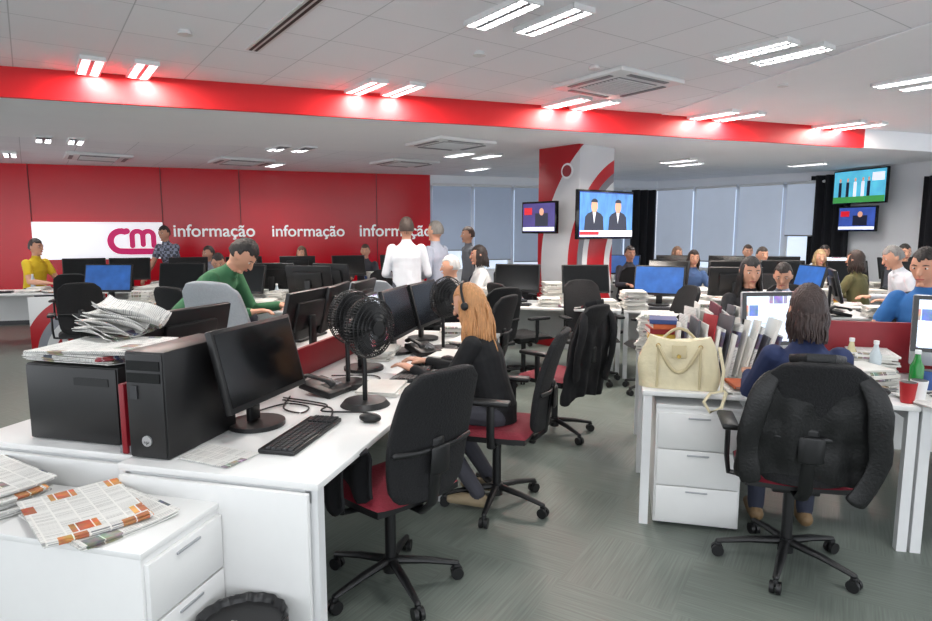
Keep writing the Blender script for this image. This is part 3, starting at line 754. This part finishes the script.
g.obj('bag_trim',[creamt,M('gold_metal',(190,160,90),.25,metal=.9)],hb)
pts=[(-.10+.20*t,.02,.205+.075*math.sin(t*math.pi)) for t in [i/12 for i in range(13)]]
G().tube(pts,.007,seg=8,side=(0,1,0)).obj('handle',creamt,hb)
pts=[(-.10+.20*t,-.07-.024*math.sin(t*math.pi),.205-.12*math.sin(t*math.pi)) for t in [i/12 for i in range(13)]]
G().tube(pts,.008,seg=8,side=(0,1,0)).obj('handle',creamt,hb)
G().tube([(.19,-.0,.2),(.21,-.06,.1),(.2,-.10,.012),(.15,-.135,.008),(.12,-.16,-.03),(.15,-.165,-.075),(.2,-.16,-.05),(.22,-.13,.012),(.215,-.08,.012)],[(.008,.003)]*9,seg=8).obj('shoulder_strap',cream,hb)
# ---------------------------------------------------------------- jackets over chairs
def jacket(loc,rot,mat,label,long_=.5,amp=.03):
    r=root('jacket',loc,rot,label,'jacket','jackets on chair backs')
    g=G()
    def f(u,v):
        a=u*2*math.pi; c,s_=math.cos(a),math.sin(a)
        z=1.065-v*long_
        w=.165+.085*min(1,v*3)**.7+.03*v; d_=.026+.012*min(1,v*2.5)+.020*v
        fold=.010*math.sin(c*11+v*1.5)*min(1,v*1.6)+.005*math.sin(c*19-v*3)*v
        y=-.345+.11*v
        return ((w+.006*math.sin(v*9+1))*c,y+d_*s_+fold*(1 if s_<0 else .3),z-.06*abs(c)**3*(1-v)+.022*math.sin(a*3+.7)*v)
    g.surf(f,96,30); g.poly([f(i/96,0) for i in range(96)])
    bmesh.ops.remove_doubles(g.bm,verts=g.bm.verts,dist=.0005)
    wrinkle(g.obj('jacket_body',mat,r),.18,amp)
    for sx in(-1,1):
        k=.0 if sx<0 else .05
        pts=[(sx*.165,-.35,.985),(sx*.205,-.365,.93),(sx*.232,-.372,.85),(sx*(.242-k*.3),-.36,.75),(sx*(.25+k*.2),-.345,.66),(sx*(.235-k*.6),-.335,.57-k),(sx*(.225-k),-.33,.52-k)]
        g=G().tube(pts,[(.03,.014),(.044,.018),(.050,.018),(.048,.017),(.046,.016),(.044,.015),(.042,.014)],seg=16)
        wrinkle(g.obj('sleeve',mat,r),.12,amp*.6)
    G().tube([(-.10,-.32,1.05),(-.05,-.372,1.065),(.05,-.372,1.065),(.10,-.32,1.05)],[(.022,.006)]*4,side=(0,0,1)).obj('collar',mat,r)
    return r
x,y=D(.80,3.08); jacket((x,y,0),A0-2,leather,'black leather jacket hung over the chair back',.54,.035)
x,y=D(-.47,4.75); jacket((x,y,0),A0+62,M('black_cloth',(20,20,24),.9,bump=.5,scale=12),'black coat hung over the chair back',.72)
x,y=D(-.96,2.46)
r=root('cardigan',(x,y,0),A0+60,'black cardigan draped over the chair armrest','cardigan')
g=G()
def cf(u,v):
    a=(u-.5)*2; q=abs(a)
    return (-.285+.06*math.copysign(min(1,q*2.2),a)+.008*math.sin(v*14),-.16+v*.26+.01*math.sin(u*9),.712-max(0,q-.35)*(.30+.06*math.sin(v*6))+.005*math.sin(v*21))
g.surf(cf,30,22); o=g.obj('cardigan_body',M('black_cloth',(20,20,24),.9,bump=.5,scale=12),r)
md=o.modifiers.new('s','SOLIDIFY'); md.thickness=.012; md.offset=1
# ---------------------------------------------------------------- people
def ik(S,W,l1,l2,pole):
    S=Vector(S);W=Vector(W); d=W-S; L=d.length
    if L>l1+l2-.005: W=S+d*((l1+l2-.005)/L); d=W-S; L=d.length
    t=d/L; a=(l1*l1-l2*l2+L*L)/(2*L); h=math.sqrt(max(0,l1*l1-a*a))
    p=Vector(pole); p=(p-t*p.dot(t)).normalized()
    return S+t*a+p*h,W
def person(X,Y,yaw,label,shirt,hair,haircol,trouser=(40,42,55),seated=True,seat=.47,lean=.15,hl=None,hr=None,sleeve='long',hp=0,hy=0,vox=.009,sc=1.0,fem=False,sk='a',shoe=(30,30,32),headph=False,hlong=.3,wave=.004,check=False,tuck=0):
    skm=M('skin_%s'%sk,{'a':(200,148,122),'b':(180,128,100)}[sk],.55,var=.05)
    sm=M('cloth_%d_%d_%d'%tuple(shirt),shirt,.85,var=.12,bump=1.0,scale=9,bscale=6)
    if check:
        nt=sm.node_tree; b=nt.nodes['Principled BSDF']; tc=nt.nodes.new('ShaderNodeTexCoord')
        k=nt.nodes.new('ShaderNodeTexChecker'); k.inputs['Scale'].default_value=22; nt.links.new(tc.outputs['Object'],k.inputs['Vector'])
        k.inputs['Color1'].default_value=lin([min(255,v*1.5) for v in shirt]); k.inputs['Color2'].default_value=lin([v*.7 for v in shirt]); nt.links.new(k.outputs['Color'],b.inputs['Base Color'])
    tm=M('trouser_%d_%d_%d'%tuple(trouser),trouser,.85,var=.12,bump=.4,scale=10)
    shm=M('shoe_%d_%d_%d'%tuple(shoe),shoe,.6)
    hm=M('hair_%d_%d_%d'%tuple(haircol),haircol,.5,var=.5,scale=9,bump=.4,stretch=(9,9,1),bscale=16)
    prim=[]; g=G()
    def T(pts,rr,m,side=(1,0,0),seg=12):
        g.tube(pts,rr,seg=seg,side=side); 
        q=[(r,r) if not hasattr(r,'__len__') else r for r in rr]
        for i in range(len(pts)-1): prim.append((Vector(pts[i]),Vector(pts[i+1]),sum(q[i])/2,sum(q[i+1])/2,m))
    fs=.9 if fem else 1.0
    wf=.143*fs if fem else .158
    hz=(seat+.09) if seated else .93
    P=Vector((0,0,hz)); s=Vector((0,math.sin(lean),math.cos(lean)))
    def sp(t): return P+s*t
    T([sp(-.05),sp(0.02),sp(.12),sp(.22),sp(.33),sp(.41),sp(.46),sp(.50)],[(.13*fs,.1),(.160*fs,.120),(wf,.112),(wf,.110),(.166*fs,.116),(.160*fs,.098),(.105*fs,.072),(.06,.055)],0,seg=20)
    nk=sp(.49); hd=Vector((0,math.sin(lean*.6+hp*.5),math.cos(lean*.6+hp*.5)))
    T([nk-s*.02,nk+hd*.1],[(.052*fs,.055),(.05*fs,.052)],1)
    hc=nk+hd*.160
    RM=Euler((-hp-lean*.35,0,hy)).to_matrix()
    def HP(v): return hc+RM@Vector(v)
    q=bmesh.ops.create_uvsphere(g.bm,u_segments=28,v_segments=20,radius=1)
    for v in q['verts']:
        c=v.co.copy(); x,y_,z_=c
        k=1.0
        if z_<0: k=1-.30*(-z_)**1.6
        yy=y_*.094*(1-.10*max(0,-z_)) 
        if y_>0 and z_<-.3: yy+=.012*(-z_-.3)
        if y_<0 and z_<-.2: yy*=1-.25*(-z_)
        v.co=HP((x*.074*k,yy,z_*.116))
    prim.append((HP((0,0,-.03)),HP((0,0,.03)),.088,.088,1))
    g.tube([HP((0,.088,.012)),HP((0,.103,-.012)),HP((0,.108,-.026))],[.008,.011,.013],seg=8)
    g.sph(HP((0,.083,-.06)),(.024,.014,.011),seg=8)
    g.sph(HP((0,.078,-.098)),(.022,.016,.014),seg=8)
    for sx in(-1,1):
        g.sph(HP((sx*.076,-.005,-.005)),(.010,.02,.032),seg=8)
    if not headph:
        for sx in(-1,1): T([nk+Vector((sx*.055,-.02,0)),nk-s*.03+Vector((sx*.045,.05,0)),nk-s*.06+Vector((sx*.01,.085,0))],[.016,.015,.012],0,seg=8)
    for sx,hw in((-1,hl),(1,hr)):
        S=sp(.425)+Vector((sx*.158*fs,0,0))
        if hw is None: hw=(sx*.2,.42,.80) if seated else (sx*.26,.05,.80)
        hw=Vector(hw); E,W=ik(S,hw,.28,.25,(sx*.4,-.35,-1))
        if sleeve=='long':
            T([S,S.lerp(E,.5),E],[.058,.051,.046],0); T([E,E.lerp(W,.5),W.lerp(E,.06)],[.046,.040,.034],0)
        else:
            T([S,S.lerp(E,.55)],[.06,.055],0); T([S.lerp(E,.5),E],[.045,.04],1); T([E,E.lerp(W,.35),W],[.04,.038,.027],1)
        fd=(W-E).normalized(); 
        if seated: fd=(fd+Vector((0,0.1,-.05))).normalized()
        up=Vector((0,0,1)); up=(up-fd*up.dot(fd))
        if up.length<.1: up=Vector((sx,0,0))
        up.normalize(); sd=fd.cross(up).normalized()
        T([W,W+fd*.045,W+fd*.085],[(.027,.02),(.038,.016),(.038,.014)],1,side=sd)
        for k in range(4):
            o=(k-1.5)*.0195; ln=[.068,.078,.073,.056][k if sx<0 else 3-k]
            b=W+fd*.085+sd*o; m_=b+fd*ln*.5-up*.006; e=m_+fd*ln*.42-up*ln*.38
            T([b,m_,e],[.0095,.009,.0078],1,seg=8)
        ts=sd*(-sx if sd.x>0 else sx)
        T([W+fd*.025+ts*.022,W+fd*.06+ts*.048-up*.008,W+fd*.085+ts*.05-up*.018],[.013,.011,.009],1,seg=8)
    for sx in(-1,1):
        hj=P+Vector((sx*.088*fs,0,-.01))
        if seated: K=Vector((sx*.12,.42,hz+.0)); An=Vector((sx*.12,.38-tuck,.10)); ft=Vector((0,1,0))
        else: K=Vector((sx*.10,.02,.5)); An=Vector((sx*.105,-.01,.09)); ft=Vector((sx*.15,1,0)).normalized()
        T([hj,hj.lerp(K,.5),K],[.088*fs,.078*fs,.06],2); T([K,K.lerp(An,.35),An],[.058,.056,.042],2)
        T([An+Vector((0,-.03,-.045)),An+ft*.07+Vector((0,0,-.045)),An+ft*.17+Vector((0,0,-.055))],[(.038,.04),(.045,.036),(.04,.028)],3,side=(1,0,0))
    me=g.mesh('tmp',[skm],False)
    o=bpy.data.objects.new('person',me); col.objects.link(o)
    md=o.modifiers.new('r','REMESH'); md.mode='VOXEL'; md.voxel_size=vox
    md=o.modifiers.new('s','SMOOTH'); md.factor=.5; md.iterations=2
    dg=bpy.context.evaluated_depsgraph_get(); m2=bpy.data.meshes.new_from_object(o.evaluated_get(dg))
    o.modifiers.clear(); o.data=m2
    m2.materials.clear()
    for m_ in(sm,skm,tm,shm): m2.materials.append(m_)
    n=len(m2.polygons); C=np.empty(n*3); m2.polygons.foreach_get('center',C); C=C.reshape(-1,3)
    best=np.full(n,1e9); idx=np.zeros(n,dtype=np.int32)
    for a,b,ra,rb,m_ in prim:
        a=np.array(a);b=np.array(b);ab=b-a;L2=max(1e-9,ab@ab)
        t=np.clip(((C-a)@ab)/L2,0,1); d=np.linalg.norm(C-(a+t[:,None]*ab),axis=1)-(ra+(rb-ra)*t)
        k=d<best; best[k]=d[k]; idx[k]=m_
    m2.polygons.foreach_set('material_index',idx); m2.polygons.foreach_set('use_smooth',np.ones(n,dtype=bool)); m2.update()
    o.location=(X,Y,0); o.rotation_euler=(0,0,rad(yaw)); o.scale=(sc,sc,sc)
    o['label']=label; o['category']='person'
    for sx in(-1,1):
        g=G(); g.sph(HP((sx*.030,.081,.010)),(.0125,.007,.0065),m=0,seg=10); g.sph(HP((sx*.030,.0862,.010)),(.0055,.004,.0055),m=1,seg=8)
        g.obj('eye',[M('eye_white',(215,208,202),.3),M('eye_dark',(45,32,26),.2)],o)
        G().tube([HP((sx*.016,.091,.028)),HP((sx*.032,.09,.033)),HP((sx*.047,.08,.028))],[.0025,.0035,.002],seg=6,side=(0,0,1)).obj('eyebrow',hm,o)
    g=G(); g.tube([HP((-.022,.091,-.058)),HP((0,.099,-.056)),HP((.022,.091,-.058))],[.003,.0055,.003],seg=8,side=(0,0,1)); g.obj('lips',M('lips',(166,86,80),.5),o)
    g=G()
    q=bmesh.ops.create_uvsphere(g.bm,u_segments=44,v_segments=30,radius=1)
    for v in q['verts']:
        x,y_,z_=v.co
        r=1.0
        if y_>.25 and z_<.60-.2*(1-abs(x))+.05*math.sin(x*9+X*3): r=.80
        elif y_>.02 and z_<.1 and hair=='short': r=.82
        if z_<-.38 and hair=='short': r=.78
        if z_<-.2 and y_>.0: r=min(r,.82)
        n_=1+.03*math.sin(x*23+z_*9+X*7)*math.sin(y_*19+Y*5)+.012*math.sin(x*61+y_*47)
        v.co=HP((x*.081*r*n_,(y_*.102)*r*n_-.006,z_*.123*r*n_+.004))
    if hair in('long','bob'):
        L=hlong if hair=='long' else .12
        near=vox<.008
        rr=random.Random(int(X*100)+3); NN=110 if near else 26
        for i in range(NN):
            a=rad(180+(-112+224*i/(NN-1))+(rr.uniform(-4,4) if near else 0)); bx,by=math.sin(a),math.cos(a)
            jr=rr.uniform(.90,1.10) if near else 1
            s0=HP((bx*.058,by*.073,.05)); s1=HP((bx*.076*jr,by*.095*jr,-.03)); ph=rr.uniform(0,6)
            ll=L*rr.uniform(.82,1.08); pts=[s0,s1]
            for k in range(1,9):
                f_=k/8; out=1+.15*math.sin(f_*2.6)
                pts.append(Vector((s1.x+(bx*.022*out*f_)+wave*math.sin(ph*.35+f_*8)-(.03*f_*bx if hair=='bob' else 0),s1.y+(min(0,by)*.03*out*f_)+wave*math.cos(ph*.35+f_*7)-(.04*f_ if hair=='long' else 0),s1.z-ll*f_)))
            k_=.55 if near else 1
            g.tube(pts,[.016*k_,.016*k_,.016*k_,.015*k_,.015*k_,.014*k_,.012*k_,.010*k_,.007*k_,.003],seg=6)
    g.obj('hair',hm,o)
    if headph:
        g=G(); pts=[HP((.094*math.cos(a*math.pi/12),-.01,.02+.118*math.sin(a*math.pi/12))) for a in range(13)]
        g.tube(pts,[(.008,.004)]*13,seg=8,side=(0,1,0))
        for sx in(-1,1):
            g.sph(HP((sx*.091,-.005,-.005)),(.012,.024,.024))
        g.obj('headphones',black,o)
    return o
x,y=D(-.66,3.40); person(x,y,A0+84,'woman with long ginger hair and headphones in black leather jacket, typing',(20,20,23),'long',(190,136,88),trouser=(62,62,70),lean=.27,hp=.25,hl=(-.12,.48,.80),hr=(.12,.50,.80),fem=True,vox=.006,hlong=.32,headph=True,shoe=(150,134,108),hy=-.05,wave=.010,sc=.98,tuck=.30)
x,y=D(.86,3.14); person(x,y,A0-2,'woman with dark brown hair and blue top working at computer',(34,46,84),'bob',(48,32,29),trouser=(40,44,60),lean=.12,hp=.12,hl=(-.18,.46,.80),hr=(.18,.46,.80),fem=True,vox=.006,shoe=(120,96,66),hy=.1,sc=1.0)
person(2.26,4.98,A0+185,'woman with black hair in dark top seated behind the computer',(30,30,34),'long',(24,20,20),lean=.10,hp=.12,fem=True,hlong=.24,seat=.52,sc=1.0)
person(3.40,4.5,A0+140,'dark-haired man in bright blue shirt leaning on the desk',(44,104,168),'short',(30,24,22),lean=.30,hp=.1,hl=(-.1,.5,.80),hr=(.25,.45,.80),sleeve='short',sc=1.12)
person(-2.36,5.2,A0-85,'dark-haired man in green jumper leaning over the desk',(54,104,70),'short',(30,26,24),lean=.78,hp=.6,seat=.62,hl=(-.2,.62,.80),hr=(.2,.6,.80),sc=1.18,trouser=(50,50,60))
person(-6.45,9.25,-100,'man in yellow shirt seated at desk',(214,180,36),'short',(40,30,26),lean=.15,sleeve='short',seat=.55,sc=1.05)
person(-4.70,10.05,165,'man in dark checked shirt standing bent towards desk',(88,92,104),'short',(34,28,26),seated=False,lean=.35,sleeve='short',hl=(-.2,.45,.85),hr=(.2,.45,.85),check=True)
person(-4.05,10.05,150,'seated person in grey top at computer',(140,140,150),'short',(50,38,32),lean=.2,seat=.5)
person(-.66,6.95,8,'man in white shirt standing with his back turned',(210,213,220),'short',(62,50,44),trouser=(70,74,84),seated=False,lean=.02,hl=(-.16,.25,1.05),hr=(.16,.25,1.05),sc=1.02)
person(-.34,7.45,60,'grey-haired man in light shirt standing in conversation',(160,166,182),'short',(120,116,112),trouser=(60,60,70),seated=False,lean=.05,hl=(-.2,.2,1.0),hr=(.25,.05,.85),sc=1.0)
person(.08,9.0,110,'man in grey top standing among desks',(112,114,120),'short',(70,50,40),seated=False,lean=.1,sc=.97)
person(.24,7.5,100,'woman with dark hair in white top seated high',(212,212,212),'bob',(40,30,28),lean=.15,seat=.56,fem=True)
person(-.02,6.65,95,'white-haired man in pale shirt seated at desk',(200,192,192),'short',(196,194,192),lean=.25,seat=.48)
person(5.0,6.75,80,'grey-haired man in white shirt leaning over desk',(212,215,222),'short',(130,128,126),lean=.55,seat=.58,hp=.2,sc=1.05)
person(4.72,7.4,30,'person in khaki top seated with back turned',(100,96,62),'bob',(50,36,30),lean=.15,seat=.5,fem=True)
person(6.02,8.6,166,'dark-haired man in dark top seated at desk',(50,54,64),'short',(30,26,24),lean=.1,seat=.55)
person(4.25,9.0,180,'man in grey shirt seated facing forward',(110,116,126),'short',(60,50,44),lean=.1,seat=.5)
person(5.02,8.9,170,'woman with fair hair and white scarf seated',(200,196,190),'bob',(166,140,100),lean=.15,fem=True)
person(4.75,10.55,170,'man in dark jacket seated at far desk',(40,42,50),'short',(60,44,36),lean=.1,seat=.5)
person(3.6,10.8,200,'woman seated at far desk in purple top',(90,60,70),'bob',(100,70,50),lean=.15,fem=True)
person(2.5,9.6,190,'person in dark top seated near the column',(70,70,80),'short',(60,40,34),lean=.1,seat=.5)
person(-1.75,10.9,180,'person seated at far desk below red wall',(60,60,66),'short',(70,50,40),lean=.1,seat=.5)
person(3.05,5.95,150,'man in striped grey shirt seated at desk',(120,126,140),'short',(44,34,30),lean=.3,seat=.46,hp=.3,check=True)
person(-3.2,8.05,-160,'person in dark top seated behind monitors',(50,52,60),'short',(40,30,28),lean=.2,seat=.46,hp=.3)
person(3.25,8.95,175,'woman in blue top seated behind monitors',(70,96,140),'bob',(50,36,30),lean=.12,seat=.46,fem=True,vox=.011)
person(5.9,10.3,170,'man in white shirt seated at far desk',(205,208,214),'short',(44,34,30),lean=.1,seat=.5,vox=.011)
person(-2.75,10.55,175,'woman in grey top seated below red wall',(120,120,130),'bob',(90,64,44),lean=.15,seat=.48,fem=True,vox=.011)
# ---------------------------------------------------------------- background desks + equipment
BD=[(-6.1,8.75,17),(-4.55,9.22,17),(-3.8,7.35,17),(-2.2,7.0,-14),(-2.0,7.81,166),(-1.47,10.16,17),(.98,7.15,-14),(2.55,6.75,-14),(3.1,8.15,-14),(4.05,6.75,76),(4.66,8.18,-14),(6.22,7.79,-14),(3.0,10.15,-14),(4.56,9.76,-14),(6.12,9.37,-14),(-3.01,9.69,17)]
for i,(X,Y,r) in enumerate(BD): desk(X,Y,r)
def loc_on(i,dx,dy,z=.742):
    X,Y,r=BD[i]; a=rad(r); return (X+dx*math.cos(a)-dy*math.sin(a),Y+dx*math.sin(a)+dy*math.cos(a),z)
def put(kind,i,dx,dy,dr=0,**k):
    L=loc_on(i,dx,dy); r=BD[i][2]+dr
    if kind=='m': monitor(L,r,k.get('d',scr_off))
    elif kind=='p': pstack(L,r,n=k.get('n',8))
    elif kind=='b':
        z=L[2]
        for q in range(k.get('n',4)):
            h=R.uniform(.015,.035); book((L[0],L[1],z),r+R.uniform(-12,12),.17,.24,h,R.randrange(9)); z+=h
    elif kind=='t': clone(PH,L,r)
    elif kind=='c': cup(L,R.choice([(230,230,230),(170,30,36),(60,90,150)]))
    elif kind=='k': clone(KB,L,r,'black computer keyboard on white desk')
    elif kind=='w': bottle(L,(190,205,215))
    elif kind=='n': newspaper(L,r,.28,.36,3,R.choice([news,newsr,newsc]),'newspaper lying on a white desk',curl=.03)
for i in range(len(BD)):
    d1=[scr_off,scr_off,scr_blue,scr_off,scr_doc][i%5]
    if i: put('m',i,-.42,.15,R.uniform(-20,20),d=scr_off if i in(6,3) else d1)
    put('m',i,.38 if i else .6,.18,R.uniform(-20,20) + (180 if i%2 else 0),d=[scr_off,scr_blue,scr_off,scr_doc][i%4])
    put('p',i,.0,-.16,R.uniform(-20,20),n=R.randrange(4,24) if i else 3)
    put('k',i,-.42,-.2,R.uniform(-6,6))
    put('b',i,.66,-.12,n=R.randrange(3,9)) if i%2 else put('p',i,.62,-.1,10,n=R.randrange(8,30))
    put('c',i,-.12,.25) if i%3 else put('w',i,-.1,.28)
    put('n',i,.3,-.2,R.uniform(-40,40))
    put('p',i,.0,.2,R.uniform(-20,20),n=R.randrange(8,34) if i else 5)
    if i: put('p',i,-.70,-.2,R.uniform(-20,20),n=R.randrange(8,26))
    if i%2: put('t',i,-.7,.2,10)
for (X,Y,r) in[(1.5,7.1,-14),(2.9,6.75,-14),(-3.3,7.5,17)]: pedestal(X,Y,r,h=.58)
sp_=swoosh('panel_swoosh',.5,-.1,[(.14,(176,10,26)),(.24,(225,225,225)),(.30,(140,142,150)),(.35,(176,10,26)),(.43,(225,225,225))],(225,225,225))
G().box((0,0,.36),(.56,.03,.7),bev=.004).obj('partition_panel',sp_,loc=(-5.56,8.30,0),rot=17,label='white and red curved graphic panel at desk end',cat='panel')
# ---------------------------------------------------------------- camera, world
cam=bpy.data.cameras.new('camera'); co=bpy.data.objects.new('camera',cam); col.objects.link(co)
co.location=(0,0,1.57); co.rotation_euler=(rad(90-7.2),0,0); cam.sensor_width=36; cam.lens=24; cam.clip_start=.05
scn.camera=co
w=bpy.data.worlds.new('world'); scn.world=w; w.use_nodes=True
w.node_tree.nodes['Background'].inputs[0].default_value=(.91,.95,1,1); w.node_tree.nodes['Background'].inputs[1].default_value=2.3
scn.view_settings.view_transform='Standard'
scn.view_settings.exposure=.12
